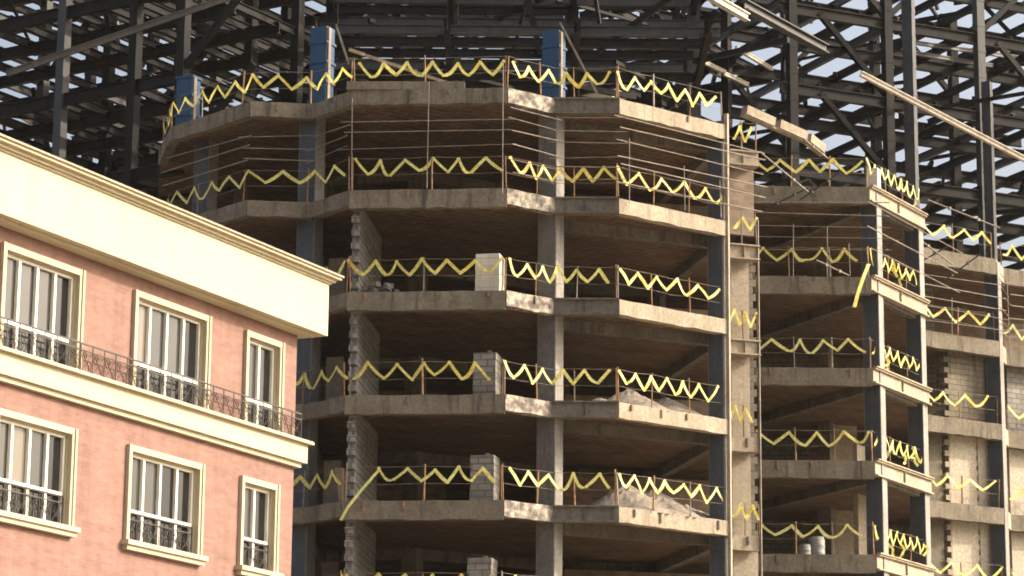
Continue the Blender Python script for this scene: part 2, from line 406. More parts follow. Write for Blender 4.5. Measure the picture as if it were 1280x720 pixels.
for row, u0, u1, z0, z1, panes in ops:
    w = MB()                                            # cream surround, mitred by butting
    pr = 0.06
    fbox(w, u0 - SUR, u0, -0.05, pr, z0, z1); fbox(w, u1, u1 + SUR, -0.05, pr, z0, z1)
    fbox(w, u0 - SUR, u1 + SUR, -0.05, pr + 0.003, z1, z1 + SUR)
    fbox(w, u0 - SUR - 0.02, u0 - SUR + 0.05, -0.04, pr + 0.03, z0, z1 + SUR - 0.003); fbox(w, u1 + SUR - 0.05, u1 + SUR + 0.02, -0.04, pr + 0.03, z0, z1 + SUR - 0.003)
    # plastered reveals
    fbox(w, u0 - 0.002, u0 + 0.03, W_D - 0.1, -0.052, z0, z1); fbox(w, u1 - 0.03, u1 + 0.002, W_D - 0.1, -0.052, z0, z1)
    fbox(w, u0 + 0.03, u1 - 0.03, W_D - 0.1, -0.052, z1 - 0.03, z1 + 0.002)
    win = w.build('window', CREAM, apt)
    fr = MB(); fw = 0.05
    uu0, uu1, zz0, zz1 = u0 + 0.03, u1 - 0.03, z0, z1 - 0.03
    zt = zz0 + (0.33 * (zz1 - zz0) if row == 2 else 0.30 * (zz1 - zz0))
    fbox(fr, uu0, uu0 + fw, W_D, W_D + 0.1, zz0, zz1); fbox(fr, uu1 - fw, uu1, W_D, W_D + 0.1, zz0, zz1)
    fbox(fr, uu0 + fw, uu1 - fw, W_D, W_D + 0.1, zz1 - fw, zz1); fbox(fr, uu0 + fw, uu1 - fw, W_D, W_D + 0.1, zz0, zz0 + fw)
    fbox(fr, uu0 + fw, uu1 - fw, W_D + 0.003, W_D + 0.115, zt, zt + 0.08)
    for k in range(1, panes):
        um = lerp(uu0, uu1, k / panes)
        fbox(fr, um - 0.036, um + 0.036, W_D + 0.002, W_D + 0.108, zz0 + fw, zt); fbox(fr, um - 0.036, um + 0.036, W_D + 0.002, W_D + 0.108, zt + 0.08, zz1 - fw)
    fr.build('frame', WHITE, win)
    pn = MB()
    for k in range(panes):
        a, b = lerp(uu0, uu1, k / panes), lerp(uu0, uu1, (k + 1) / panes)
        tilt = random.uniform(-0.03, 0.03); gi = random.choice((0, 0, 1, 2)) if k else 1
        for (za, zb2) in ((zz0, zt), (zt + 0.08, zz1)):
            pn.hexa([fp(a, W_D - 0.02, za), fp(a, W_D + 0.03, za), fp(b, W_D + 0.03 + tilt, za), fp(b, W_D - 0.02, za)],
                    [fp(a, W_D - 0.02, zb2), fp(a, W_D + 0.03, zb2), fp(b, W_D + 0.03 + tilt, zb2), fp(b, W_D - 0.02, zb2)], gi if za > zz0 + 0.1 else 1)
    pn.build('pane', [GLASS, GLASS_B, GLASS_C], win)
    if row == 2:
        sl = MB()
        fbox(sl, u0 - SUR - 0.10, u1 + SUR + 0.10, -0.05, 0.20, z0 - 0.10, z0 - 0.002); fbox(sl, u0 - SUR - 0.05, u1 + SUR + 0.05, -0.05, 0.14, z0 - 0.20, z0 - 0.10)
        sl.build('sill', CREAM, win)
        gr = MB(); scrolls(gr, u0 + 0.05, u1 - 0.05, -0.09, z0 + 0.02, zt + 0.02)
        gr.build('window_grille', IRON, win)
rl = MB(); scrolls(rl, 0.05, ULEN - 8, 0.2, BAND_T + 0.005, BAND_T + 0.62)
rl.build('balcony_railing', IRON, apt)

# ------------------------------------------------------------------ unfinished concrete blocks
H = [28.5 - 3.35 * k for k in range(9)]        # floor tops: roof first
# floor outline surveyed from the photo
P = {}
P['m1'] = at_h(200, 190, H[0]); P['0'] = at_h(214, 160, H[0])
P['1'] = at_h(313, 128, H[0]); P['2'] = at_h(390, 254, H[1]); P['3'] = at_h(437, 239, H[1])
P['4'] = at_h(632, 364, H[2]); P['5'] = at_h(692, 375, H[2]); P['6'] = at_h(773, 375, H[2])
P['7'] = at_h(909, 400.5, H[2]); P['8'] = at_h(911, 425, H[2]); P['9'] = at_h(949, 428, H[2])
keys = ['m1', '0', '1', '2', '3', '4', '5', '6', '7', '8', '9']
for k in keys: P[k].z = 0; print(k, [round(c, 2) for c in P[k]])
outline = [P[k] for k in keys]
BACK = 112.0
poly_main = outline + [Vector((P['9'].x + 0.4, BACK, 0)), Vector((P['m1'].x * BACK / P['m1'].y, BACK, 0))]
Q = {}
Q['0'] = at_h(940, 345.5, H[1]); Q['1'] = at_h(1088, 347, H[1]); Q['2'] = at_h(1157, 380, H[1])
T = {}
T['0'] = at_h(1150, 412.5, H[1]); T['1'] = at_h(1247, 427, H[1]); T['2'] = at_h(1256, 437, H[1]); T['3'] = at_h(1330, 447, H[1])
for d in (Q, T):
    for k in d: d[k].z = 0; print(k, [round(c, 2) for c in d[k]])
poly_q = [Q['0'], Q['1'], Q['2'], Vector((Q['2'].x * 1.045, Q['2'].y * 1.05, 0)), Vector((Q['2'].x * 1.045, BACK + 2, 0)), Vector((Q['0'].x, BACK + 2, 0))]
poly_t = [T['0'], T['1'], T['2'], T['3'], Vector((T['3'].x + 1, 128, 0)), Vector((T['0'].x, 128, 0))]

def nrm(a, b):      # outward normal (towards viewer) of an edge going left to right
    d = (b - a).normalized(); return Vector((d.y, -d.x, 0))

def slab_part(poly, h, parent, k):
    mb = MB(); mb.prism(poly, h - 0.30, h, 0, 1, 0)
    return mb.build('floor_slab', [CONC, SOFFIT], parent)
def edge_beam(a, b, h, parent, M, i, depth=0.56, pockets=True, name='edge_beam', steel=False):
    n = nrm(a, b); d = (b - a).normalized(); e = 0.004 * (i % 3)
    mb = MB()
    if steel:
        z = h - depth / 2 + 0.02
        c0, c1 = a + n * (-0.06) - d * 0.02, b + n * (-0.06) + d * 0.02
        for zz, hh, w in ((h + 0.018 - e, 0.05, 0.42), (h - depth + 0.02 - e, 0.05, 0.42)):
            mb.bar(c0 + Vector((0, 0, zz)), c1 + Vector((0, 0, zz)), w, hh)
        mb.bar(c0 + n * 0.03 + Vector((0, 0, (2 * h + 0.038 - depth) / 2 - e)), c1 + n * 0.03 + Vector((0, 0, (2 * h + 0.038 - depth) / 2 - e)), 0.16, depth - 0.052)
        L = (b - a).length; kx = max(2, int(L / 1.7))
        for t in range(1, kx):
            p = lerp(a, b, t / kx) + n * 0.045 + Vector((0, 0, h - depth / 2 + 0.02))
            mb.bar(p - d * 0.012, p + d * 0.012, 0.16, depth - 0.056)
    else:
        t0, t1 = h + 0.012 + e, h - depth - e
        steps = max(2, int((b - a).length / 0.35))
        prev = None
        for s in range(steps + 1):
            p = lerp(a, b, s / steps)
            jo = random.uniform(-0.012, 0.014); jb = random.uniform(-0.025, 0.025); jt = random.uniform(-0.012, 0.012)
            if s in (0, steps): jb = jt = 0
            ring = [p + n * (0.05 + jo) + Vector((0, 0, t1 + jb)), p + n * (0.05 + jo) + Vector((0, 0, t0 + jt)), p - n * 0.27 + Vector((0, 0, t0)), p - n * 0.27 + Vector((0, 0, t1))]
            if prev:
                o = len(mb.v); mb.add(prev + ring, [(0, 4, 5, 1), (1, 5, 6, 2), (2, 6, 7, 3), (3, 7, 4, 0)])
            else: first = ring
            prev = ring
        mb.add(first, [(0, 1, 2, 3)]); mb.add(prev, [(3, 2, 1, 0)])
        if pockets:
            L = (b - a).length; kx = max(1, int(L / 1.15))
            for t in range(kx):
                if random.random() < 0.45: continue
                p = lerp(a, b, (t + 0.5 + random.uniform(-0.1, 0.1)) / kx) + n * 0.07
                hh = random.uniform(0.14, 0.34)
                mb.box(p + Vector((0, 0, h - 0.02 - hh / 2)), 0.06, 0.06, hh, math.atan2(d.y, d.x), 1)
    return mb.build(name, [M, random.choice((RUST, DARKCONC))], parent)
def column(parent, p, w, dth, rot, z0, z1, M=None, name='column', strip=True, web=None):
    """built-up steel box column: box with proud edge strips and batten plates"""
    mb = MB(); mb.box((p.x, p.y, (z0 + z1) / 2), w, dth, z1 - z0, rot)
    ca, sa = math.cos(rot), math.sin(rot)
    if web:                                   # added plates on both flanks, pale as if sunlit, proud of the flanges
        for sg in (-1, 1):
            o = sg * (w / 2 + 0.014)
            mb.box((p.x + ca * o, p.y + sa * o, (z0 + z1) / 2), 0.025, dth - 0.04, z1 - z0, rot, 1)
    if strip and not web:
        z = z0 + 0.5
        while z < z1:
            mb.box((p.x, p.y, z), w + 0.02, dth + 0.02, 0.16, rot); z += 1.1
    return mb.build(name, [M or COLSTEEL, web or STEEL], parent)

TOWER_BASE = (0.5, 92, 0)
tower = thing('unfinished_tower', TOWER_BASE, 'unfinished rounded concrete tower with stacked open floors in the middle', 'tower')
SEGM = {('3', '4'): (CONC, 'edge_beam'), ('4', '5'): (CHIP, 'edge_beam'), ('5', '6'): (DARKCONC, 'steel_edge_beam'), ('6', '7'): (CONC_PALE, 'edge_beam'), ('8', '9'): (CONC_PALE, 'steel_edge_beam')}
for k, h in enumerate(H):
    slab_part(poly_main, h, tower, k)
    for i in range(len(keys) - 1):
        a, b = keys[i], keys[i + 1]
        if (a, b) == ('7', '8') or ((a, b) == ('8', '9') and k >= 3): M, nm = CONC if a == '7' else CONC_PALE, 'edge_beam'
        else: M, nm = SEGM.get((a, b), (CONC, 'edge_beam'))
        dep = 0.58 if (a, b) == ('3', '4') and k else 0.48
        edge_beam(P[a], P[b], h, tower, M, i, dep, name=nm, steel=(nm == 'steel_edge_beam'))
# joists under each floor, running with the street grid
def inside(poly, p):
    c = False; n = len(poly)
    for i in range(n):
        a, b = poly[i], poly[(i + 1) % n]
        if (a.y > p.y) != (b.y > p.y) and p.x < (b.x - a.x) * (p.y - a.y) / (b.y - a.y) + a.x: c = not c
    return c
ROT = -PHI                          # columns are turned with the street grid
def main_pt(px, Y): 
    p = at_y(px, 430, Y); p.z = 0; return p
for px, Y, w in ((688, 89.65, 0.60), (899, 92.3, 0.50), (384, 90.6, 0.6), (250, 93.6, 0.55)):
    column(tower, main_pt(px, Y), w, 0.62, ROT, 0, H[0] - 0.1, COLGREY if px == 688 else COLSTEEL, web=COLSUNLIT)
for px, Y in ((520, 97), (700, 100), (820, 100.5), (600, 104), (400, 98), (300, 100), (240, 102)):
    column(tower, main_pt(px, Y), 0.55, 0.55, ROT, 0, H[0] - 0.1, DARKCONC)
# girders under the floors
for k, h in enumerate(H[:7]):
    mb = MB()
    for (xa, ya, xb, yb) in ((690, 90.4, 700, 100), (899, 93.0, 820, 100.5), (690, 90.6, 899, 93.0), (520, 97, 700, 100), (700, 100, 820, 100.5), (400, 98, 520, 97), (384, 91, 400, 98)):
        a, b = main_pt(xa, ya), main_pt(xb, yb)
        mb.bar(a + Vector((0, 0, h - 0.47)), b + Vector((0, 0, h - 0.47)), 0.28, 0.40)
    mb.build('girder', DARKCONC, tower)
# infill walls on each storey (floor k+1 .. floor k)
def panel(parent, a, b, z0, z1, M, th=0.2, name='infill_wall', mi=0):
    mb = MB(); mb.bar(Vector((a.x, a.y, (z0 + z1) / 2)), Vector((b.x, b.y, (z0 + z1) / 2)), th, z1 - z0)
    return mb.build(name, M, parent)
def toothed(parent, p, q, z0, z1, M):
    """block wall with an unfinished toothed end at p"""
    mb = MB(); d = (q - p).normalized(); n = int((z1 - z0) / 0.21); hh = (z1 - z0) / n
    for i in range(n):
        s = p + d * (0.0 if i % 2 else 0.2) + d * random.uniform(-0.02, 0.02)
        zc = z0 + (i + 0.5) * hh
        mb.bar(s + Vector((0, 0, zc)), q + Vector((0, 0, zc)), 0.24 + (0.015 if i % 2 else 0), hh - 0.012)
    return mb.build('block_wall', M, parent)
for k in range(1, 7):
    z0, z1 = H[k] + 0.004, H[k - 1] - 0.302
    if k >= 2:
        toothed(tower, main_pt(441, 88.7), main_pt(470, 93.4), z0, z1, BLOCK_A)
        w = panel(tower, main_pt(436 - 26, 92.2), main_pt(431, 92.0), z0, z0 + (2.0 if k < 4 else 1.9), CLAY if k == 5 else PLASTER)
    # rear brick walls, set well inside
    panel(tower, main_pt(706, 99.0), main_pt(893, 100.2), z0, z1 - (0.9 if k in (2, 3) else 0.4), CLAY)
    panel(tower, main_pt(300, 108), main_pt(880, 109), z0, z1, BLOCK)
    panel(tower, main_pt(470, 101), main_pt(560, 101.2), z0, z0 + 2.6, CLAY)
    if k == 2: panel(tower, main_pt(512, 96.0), main_pt(560, 96.5), z0, z0 + 1.15, PLASTER)
    # beige wall between the right corner column and the back edge
    if k >= 2:
        a, b = P['8'] + Vector((0.08, 0.5, 0)), P['9'] + Vector((-0.12, 0.45, 0))
        if k in (2, 3, 4):
            c = lerp(a, b, 0.74)
            panel(tower, a, c, z0, z1, PLASTER)
            mb = MB(); d = (b - a).normalized()
            for i in range(12):
                zc = z0 + (i + 0.5) * (z1 - z0) / 12
                e = c + d * (0.06 + (0.09 if i % 2 else 0.2))
                mb.bar(c + d * 0.001 + Vector((0, 0, zc)), e + Vector((0, 0, zc)), 0.19, (z1 - z0) / 12 - 0.012)
            mb.build('block_teeth', DARKCONC, tower)
        else:
            c = lerp(a, b, 0.45)
            panel(tower, a, c, z0, z1, PLASTER)
            panel(tower, c, b, z1 - 1.0, z1, PLASTER)
            mb = MB(); d = (b - a).normalized()
            for i in range(9):
                zc = z0 + (i + 0.5) * (z1 - 1.0 - z0) / 9
                mb.bar(c + d * 0.001 + Vector((0, 0, zc)), c + d * (0.08 if i % 2 else 0.22) + Vector((0, 0, zc)), 0.19, (z1 - 1.0 - z0) / 9 - 0.012)
            mb.build('block_teeth', DARKCONC, tower)
    else:
        a, b = P['8'] + Vector((0.1, 0.9, 0)), P['9'] + Vector((-0.1, 0.9, 0))
        panel(tower, a, b, z0 + 0.6, z1, CLAY)
# slender corner post at the right edge of the tower
mb = MB(); mb.box((P['9'].x - 0.02, P['9'].y - 0.10, H[0] / 2 - 1.2), 0.06, 0.06, H[0] - 2.4, ROT); mb.build('corner_post', PIPE, tower)
mb = MB(); mb.box((P['7'].x + 0.02, P['7'].y - 0.02, H[0] / 2 + 0.2), 0.13, 0.13, H[0] + 0.4, ROT); mb.build('corner_post', CONC_PALE, tower)

# ---- right wing
wing = thing('unfinished_wing', (12, 104, 0), 'unfinished concrete wing with blue grey box columns and bright right side', 'building wing')
for k, h in enumerate(H[:8]):
    slab_part(poly_q, h, wing, k)
    edge_beam(Q['0'], Q['1'] , h, wing, CONC, 0, 0.62)
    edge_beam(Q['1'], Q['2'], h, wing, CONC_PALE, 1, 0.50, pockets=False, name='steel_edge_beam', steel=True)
    mb = MB(); a, b = Q['1'], Q['2']; n = nrm(a, b)
    mb.bar(a + n * 0.12 + Vector((0, 0, h + 0.075)), b + n * 0.12 + Vector((0, 0, h + 0.075)), 0.16, 0.05)
    mb.build('kick_board', WOOD, wing)
qc1 = at_y(1092, 430, Q['1'].y + 0.75); qc2 = at_y(1145, 430, Q['2'].y - 0.1)
qc1.z = qc2.z = 0
column(wing, qc1, 0.58, 0.55, ROT, 0, H[0] - 0.1, web=COLSUNLIT)
column(wing, qc2, 0.55, 0.55, ROT, 0, H[0] - 0.1, web=COLSUNLIT)
column(wing, qc2, 0.40, 0.40, ROT, H[0] - 0.08, H[0] + 9.0, STEEL2)
mb = MB(); mb.box((qc1.x + 0.12, qc1.y - 0.10, H[0] + 0.45), 0.40, 0.34, 0.85, ROT); mb.build('column_cap', CREAMBLOCK, wing)
column(wing, at_y(1030, 430, 109), 0.55, 0.55, ROT, 0, H[0] - 0.1, DARKCONC)
for k in range(1, 7):
    z0, z1 = H[k] + 0.004, H[k - 1] - 0.302
    for px0, px1, Y, M, zz in ((940, 1010, 112.5, BLOCK, 1.0), (1010, 1078, 112.8, CLAY, 1.0)):
        a, b = at_y(px0, 430, Y), at_y(px1, 430, Y); a.z = b.z = 0
        panel(wing, a, b, z0, z0 + (z1 - z0) * zz, M)
    if k >= 3:
        a, b = at_y(1066, 430, 103.5), at_y(1079, 430, 104.2); a.z = b.z = 0
        panel(wing, a, b, z0, z0 + (1.25 if k == 3 else 2.75), PLASTER)
        a, b = at_y(1040, 430, 109.5), at_y(1068, 430, 109.7); a.z = b.z = 0
        panel(wing, a, b, z0, z1, PLASTER)
    if k >= 2:
        a, b = at_y(1110, 430, 111.0), at_y(1160, 430, 112); a.z = b.z = 0
        panel(wing, a, b, z0, z0 + 1.0 + 0.8 * (k % 2), CONC)
    a, b = at_y(1076, 430, 113.2), at_y(1168, 430, 113.4); a.z = b.z = 0
    panel(wing, a, b, z0, z1, BLOCK)
    mb = MB()
    for (p, q) in ((qc1, Vector((qc1.x - 4, qc1.y + 8, 0))), (qc1, qc2)):
        mb.bar(p + Vector((0, 0, H[k - 1] - 0.46)), q + Vector((0, 0, H[k - 1] - 0.46)), 0.26, 0.36)
    mb.build('girder', DARKCONC, wing)

# ---- far right wing
far = thing('unfinished_wing', (20, 115, 0), 'far right unfinished wing with grey block and plastered infill panels', 'building wing')
for k, h in enumerate(H[:8]):
    slab_part(poly_t, h, far, k)
    edge_beam(T['0'], T['1'], h, far, CONC, 0, 0.62, pockets=False)
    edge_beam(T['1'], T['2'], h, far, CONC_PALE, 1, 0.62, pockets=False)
    edge_beam(T['2'], T['3'], h, far, CONC, 2, 0.62, pockets=False)
tc = at_y(1243, 430, T['1'].y + 0.35); tc.z = 0
column(far, tc, 0.52, 0.5, ROT, 0, H[0] - 0.1, web=COLSUNLIT)
column(far, tc, 0.36, 0.36, ROT, H[0] - 0.08, H[0] + 7.5, STEEL2)
for k in range(2, 7):
    z0, z1 = H[k] + 0.004, H[k - 1] - 0.302
    M = BLOCK if k <= 2 else PALEWALL
    a, b = lerp(T['0'], T['1'], 0.28) + Vector((0.1, 0.9, 0)), lerp(T['0'], T['1'], 0.93) + Vector((0.1, 0.9, 0))
    d = (b - a).normalized()
    if k == 2:
        toothed(far, a, b, z0, z1, CONC)
        panel(far, T['2'] + Vector((0.1, 0.7, 0)), T['3'] + Vector((0, 0.7, 0)), z0, z1, BLOCK)
    else:
        mid = lerp(a, b, 0.62)
        panel(far, a + d * 0.22, mid - d * 0.05, z0, z1 - 0.2, PALEWALL); panel(far, mid + d * 0.05, b, z0, z1 - 0.2, PALEWALL)
        toothed(far, a - d * 0.06, a + d * 0.215, z0, z1 - 0.2, CONC_PALE)
        mb = MB()
        for i in range(7):
            zc = z0 + (i + 0.5) * (z1 - 0.2 - z0) / 7
            mb.bar(mid - d * 0.048 + Vector((0, 0, zc)), mid + d * 0.048 + Vector((0, 0, zc)), 0.17, (z1 - 0.2 - z0) / 7 * 0.62)
        mb.build('block_tie', CONC_PALE, far)
        mb = MB(); p = a - d * 0.52 + Vector((0, 0.2, 0)); mb.box((p.x, p.y, (z0 + z1) / 2), 0.62, 0.3, z1 - z0, R(25)); mb.build('pier', CONC, far)
        panel(far, T['2'] + Vector((0.1, 0.7, 0)), T['3'] + Vector((0, 0.7, 0)), z0, z1 - 0.3, PALEWALL)
    p, q = at_y(1160, 430, 116), at_y(1300, 430, 118); p.z = q.z = 0
    panel(far, p, q, z0, z1, BLOCK)
p, q = at_y(1160, 430, 118), at_y(1310, 430, 120); p.z = q.z = 0
panel(far, p, q, H[1] + 0.004, H[0] - 0.302, CLAY)

# ------------------------------------------------------------------ guardrails and warning ribbons
ORD = ['roof edge', 'first floor below the roof', 'second floor below the roof', 'third floor below the roof', 'fourth floor below the roof', 'lowest floor in view']
def poly_at(pts, s):
    """point and direction at arc length s of a polyline"""
    for a, b in zip(pts[:-1], pts[1:]):
        L = (b - a).length
        if s <= L or b is pts[-1]:
            return lerp(a, b, min(1, s / L)), (b - a).normalized()
        s -= L
def plen(pts): return sum((b - a).length for a, b in zip(pts[:-1], pts[1:]))
def offset(pts, o):
    out = []
    for i, p in enumerate(pts):
        ns = []
        if i > 0: ns.append(nrm(pts[i - 1], p))
        if i < len(pts) - 1: ns.append(nrm(p, pts[i + 1]))
        n = sum(ns, Vector()).normalized(); out.append(p + n * o)
    return out
def guard(pts, h, where, k, top=1.12, mid=0.58, sp=1.9):
    pts = offset(pts, -0.10); L = plen(pts)
    base, _ = poly_at(pts, L / 2)
    gr = thing('guardrail', (base.x, base.y, h), f'wire guardrail with posts {where}, {ORD[k]}', 'guardrail', 'guardrails round the open floors')
    n = max(2, round(L / sp)); tops = []
    for i in range(n + 1):
        p, d = poly_at(pts, L * min(0.985, max(0.015, i / n + random.uniform(-0.06, 0.06) / n)))
        hh = top + random.uniform(-0.05, 0.12); lean = Vector((random.uniform(-0.05, 0.05), random.uniform(-0.04, 0.04), 0))
        mb = MB(); mb.tube([p + Vector((0, 0, h + 0.005)), p + lean + Vector((0, 0, h + hh))], random.choice((0.02, 0.026, 0.032)), 6)
        mb.box(p + Vector((0, 0, h + 0.03)), 0.11, 0.11, 0.03)
        mb.build('post', RUST if random.random() < 0.75 else PIPE, gr)
        tops.append((p, lean))
    for z, nm in ((top, 'wire'), (mid, 'wire')):
        mb = MB(); path = []
        for i in range(len(tops)):
            p, l = tops[i]; path.append(p + l * (z / top) + Vector((0, 0, h + z)))
            if i < len(tops) - 1:
                q = (p + tops[i + 1][0]) / 2
                ss = (i + 0.5) / (len(tops) - 1) * L
                q, _ = poly_at(pts, ss); path.append(q + Vector((0, 0, h + z - random.uniform(0.01, 0.05))))
        mb.tube(path, 0.0075, 5); mb.build(nm, PIPE, gr)
    return pts
def zigzag(path, h, label, period=1.28, amp=0.47, zt=1.10, wd=0.112, tail=None, s0=0.0, s1=1.0, messy=0.0):
    """flat plastic ribbon laced up and down between the two wires"""
    L = plen(path); s = L * s0 + (0 if tail else random.uniform(0, 0.3)); end = L * s1; peaks = []; upper = bool(tail) or random.random() < 0.5
    while s < end:
        p, d = poly_at(path, s); n = Vector((d.y, -d.x, 0))
        z = zt + random.uniform(-0.05, 0.02) if upper else zt - amp + random.uniform(-0.05, 0.09)
        peaks.append((p + n * (0.035 if upper else 0.02) + Vector((0, 0, h + z)), d, n))
        s += period / 2 * random.uniform(0.78, 1.24); upper = not upper
    for i, pk in enumerate(peaks):                    # the wire hangs slack between posts, so the lacing dips with it
        pk[0].z -= 0.06 * abs(math.sin(i * 0.55 + h))
    if len(peaks) < 2: return None
    mb = MB()
    pts = [p for p, d, n in peaks]
    # build each leg as a strip, subdivided with a slight twist and belly; ends cut flat where it folds over the wire
    for i in range(len(pts) - 1):
        p, q = pts[i], pts[i + 1]; d, n = peaks[i][1], peaks[i][2]
        t = (q - p).normalized(); side = t.cross(n).normalized()
        segs = 5; vs = []; tw0, tw1 = random.uniform(-0.35, 0.35), random.uniform(-0.35, 0.35)
        ww = wd * random.uniform(0.75, 1.15)
        belly = random.uniform(-0.03, 0.05); lift = 0.004 * (i % 2); sag = random.uniform(0, 0.05) if random.random() < 0.8 else random.uniform(0.08, 0.2)
        for j in range(segs + 1):
            u = j / segs
            c = lerp(p, q, u) + n * (belly * math.sin(u * math.pi) + lift) - Vector((0, 0, sag * math.sin(u * math.pi)))
            a = lerp(tw0, tw1, u) * math.sin(u * math.pi)
            sd = side * math.cos(a) + n * math.sin(a)
            w = ww * (0.86 + 0.14 * math.sin(u * math.pi) )
            vs += [c - sd * w / 2, c + sd * w / 2]
        mb.add(vs, [(2 * j, 2 * j + 1, 2 * j + 3, 2 * j + 2) for j in range(segs)])
    for i in range(len(pts)):                        # the fold over the wire
        p = pts[i]; d, n = peaks[i][1], peaks[i][2]
        sg = 1 if i == 0 or pts[i].z > pts[i - 1].z else -1
        a = wd * 0.62
        c = p + n * 0.009
        mb.add([c - d * a + Vector((0, 0, -sg * 0.03)), c + d * a + Vector((0, 0, -sg * 0.03)), c + d * a * 0.55 + Vector((0, 0, sg * 0.045)), c - d * a * 0.55 + Vector((0, 0, sg * 0.045))], [(0, 1, 2, 3)])
    if tail:
        pp = [Vector(x) for x in tail]
        for p, q in zip(pp[:-1], pp[1:]):
            t = (q - p).normalized(); side = t.cross(Vector((0, -1, 0))).normalized() * wd * 0.4
            mb.add([p - side, p + side, q + side, q - side], [(0, 1, 2, 3)])
    if messy:                                         # loose ends
        for i in range(int(messy)):
            p = random.choice(pts); pp = [p]
            for j in range(4): pp.append(pp[-1] + Vector((random.uniform(-.14, .14), random.uniform(-.1, 0), random.uniform(-.28, .02))))
            for a, b in zip(pp[:-1], pp[1:]):
                side = (b - a).normalized().cross(Vector((0, -1, 0))).normalized() * wd * 0.4
                mb.add([a - side, a + side, b + side, b - side], [(0, 1, 2, 3)])
    c = sum(pts, Vector()) / len(pts)
    o = mb.build('warning_ribbon', RIBBON, base=(c.x, c.y, h))
    return tag(o, label, 'warning ribbon', 'yellow zigzag ribbons laced along the guardrails')

BAYS = [(['m1', '0', '1', '2', '3'], 'on the rounded left tower end', 0.92), (['3', '4'], 'across the flat tower front', 0.92),
        (['4', '5', '6'], 'round the middle tower column', 0.72), (['6', '7'], 'on the sunlit tower face', 0.82),
        (['8', '9'], 'before the beige corner wall', 0.5)]
for k in range(6):
    h = H[k]
    for bi, (ks, where, per) in enumerate(BAYS):
        pts = [P[x] for x in ks]
        path = guard(pts, h, where, k, sp=2.2 if bi in (0, 1) else 1.5)
        tail = None; s0 = 0.0
        if k == 4 and bi == 1:
            s0 = 0.22
            a, _ = poly_at(path, plen(path) * 0.22); b = path[0] + Vector((-0.05, -0.22, 0))
            tail = [a + Vector((0, -.05, h + 1.0)), lerp(a, b, 0.5) + Vector((0, -.1, h + 0.28)), lerp(a, b, 0.8) + Vector((0, -.12, h - 0.2)), b + Vector((0, -.05, h - 0.62))]
        zigzag(path, h, f'yellow zigzag ribbon {where}, {ORD[k]}', period=per * random.uniform(0.85, 1.05), tail=tail, s0=s0, zt=1.10 if k else 1.0)
QB = [(['0', '1'], 'across the near wing front', 0.95, Q), (['1', '2'], 'on the near wing side', 0.62, Q),
      (['0', '1'], 'across the far wing front', 1.1, T), (['2', '3'], 'at the far wing end', 0.85, T)]
for k in range(6):
    for bi, (ks, where, per, D) in enumerate(QB):
        path = guard([D[x] for x in ks], H[k], where, k, sp=1.6)
        zigzag(path, H[k], f'yellow zigzag ribbon {where}, {ORD[k]}', period=per, amp=0.46, messy=4 if bi == 1 and k >= 3 else (2 if bi == 1 else 0))
# the long loose end hanging at the wing
pp = [at_y(*c) for c in ((1086, 330, 99.2), (1080, 345, 99.0), (1073, 365, 98.9), (1068, 384, 98.9))]
mb = MB()
for a, b in zip(pp[:-1], pp[1:]):
    s = Vector((0.07, 0.03, 0)); mb.add([a - s, a + s, b + s, b - s], [(0, 1, 2, 3)])
tag(mb.build('loose_ribbon', RIBBON, base=tuple(pp[0])), 'loose yellow ribbon end hanging beside the nearer blue grey column', 'warning ribbon')

# ------------------------------------------------------------------ scaffold pipes strung under the two top floors
def scaffold(pts, z0s, where, o=0.35, verts=(), ext=(0, 0)):
    L = plen(pts); pts = offset(pts, o)
    pts[0] = pts[0] - (pts[1] - pts[0]).normalized() * ext[0]; pts[-1] = pts[-1] + (pts[-1] - pts[-2]).normalized() * ext[1]
    c, _ = poly_at(pts, L / 2)
    t = thing('edge_scaffold', (c.x, c.y, z0s[0]), f'thin scaffold pipes strung {where}', 'scaffold', 'scaffold pipes hung under the top floors')
    for z in z0s:
        for a, b in zip(pts[:-1], pts[1:]):
            if random.random() < 0.12: continue
            j = [random.uniform(-0.09, 0.09) for _ in range(4)]
            d = (b - a).normalized(); e = random.uniform(0.0, 0.35)
            oo = Vector((d.y, -d.x, 0)) * random.uniform(-0.15, 0.1)
            mb = MB(); mb.tube([a - d * e + oo + Vector((0, 0, z + j[0])), b + d * e + oo + Vector((0, 0, z + j[1]))], random.choice((0.012, 0.016, 0.02)), 6)
            mb.build('pipe', PIPE, t)
    for f, za, zb in verts:
        p, _ = poly_at(pts, plen(pts) * f)
        mb = MB(); mb.tube([p + Vector((0, 0.06, za)), p + Vector((random.uniform(-.05, .05), 0.06, zb))], 0.017, 6); mb.build('upright', PIPE, t)
zz = [H[0] - 0.72 - 0.42 * i for i in range(6)]
scaffold([P['0'], P['1'], P['2'], P['3']], zz[1:4], 'under the roof on the rounded left end of the tower', 0.2)
scaffold([P['3'], P['4']], zz[0:4:1], 'under the roof across the flat front of the tower', 0.3, ((0.02, H[1], H[0] - 0.3), (0.5, H[1], H[0] + 0.2), (0.98, H[1] - 0.2, H[0] + 0.9)))
scaffold([P['4'], P['5'], P['6'], P['7']], zz, 'under the roof round the middle column of the tower', 0.4, ((0.42, H[1] - 0.2, H[1] + 2.0), (0.66, H[1], H[1] + 1.5), (0.82, H[1], H[1] + 1.3)), (0, 1.2))
scaffold([Q['0'], Q['1']], [H[0] - 0.65 - 0.45 * i for i in range(5)], 'under the roof across the front of the wing', 0.3, ((0.3, H[1] - .1, H[1] + 1.9), (0.55, H[1], H[1] + 1.8), (0.72, H[1], H[1] + 1.2)), (0, 0.6))
scaffold([Q['1'], Q['2']], [H[0] - 0.9, H[0] - 1.7, H[0] + 1.2, H[1] + 0.8], 'along the bright side of the wing', 0.5, (), (1.0, 2.0))
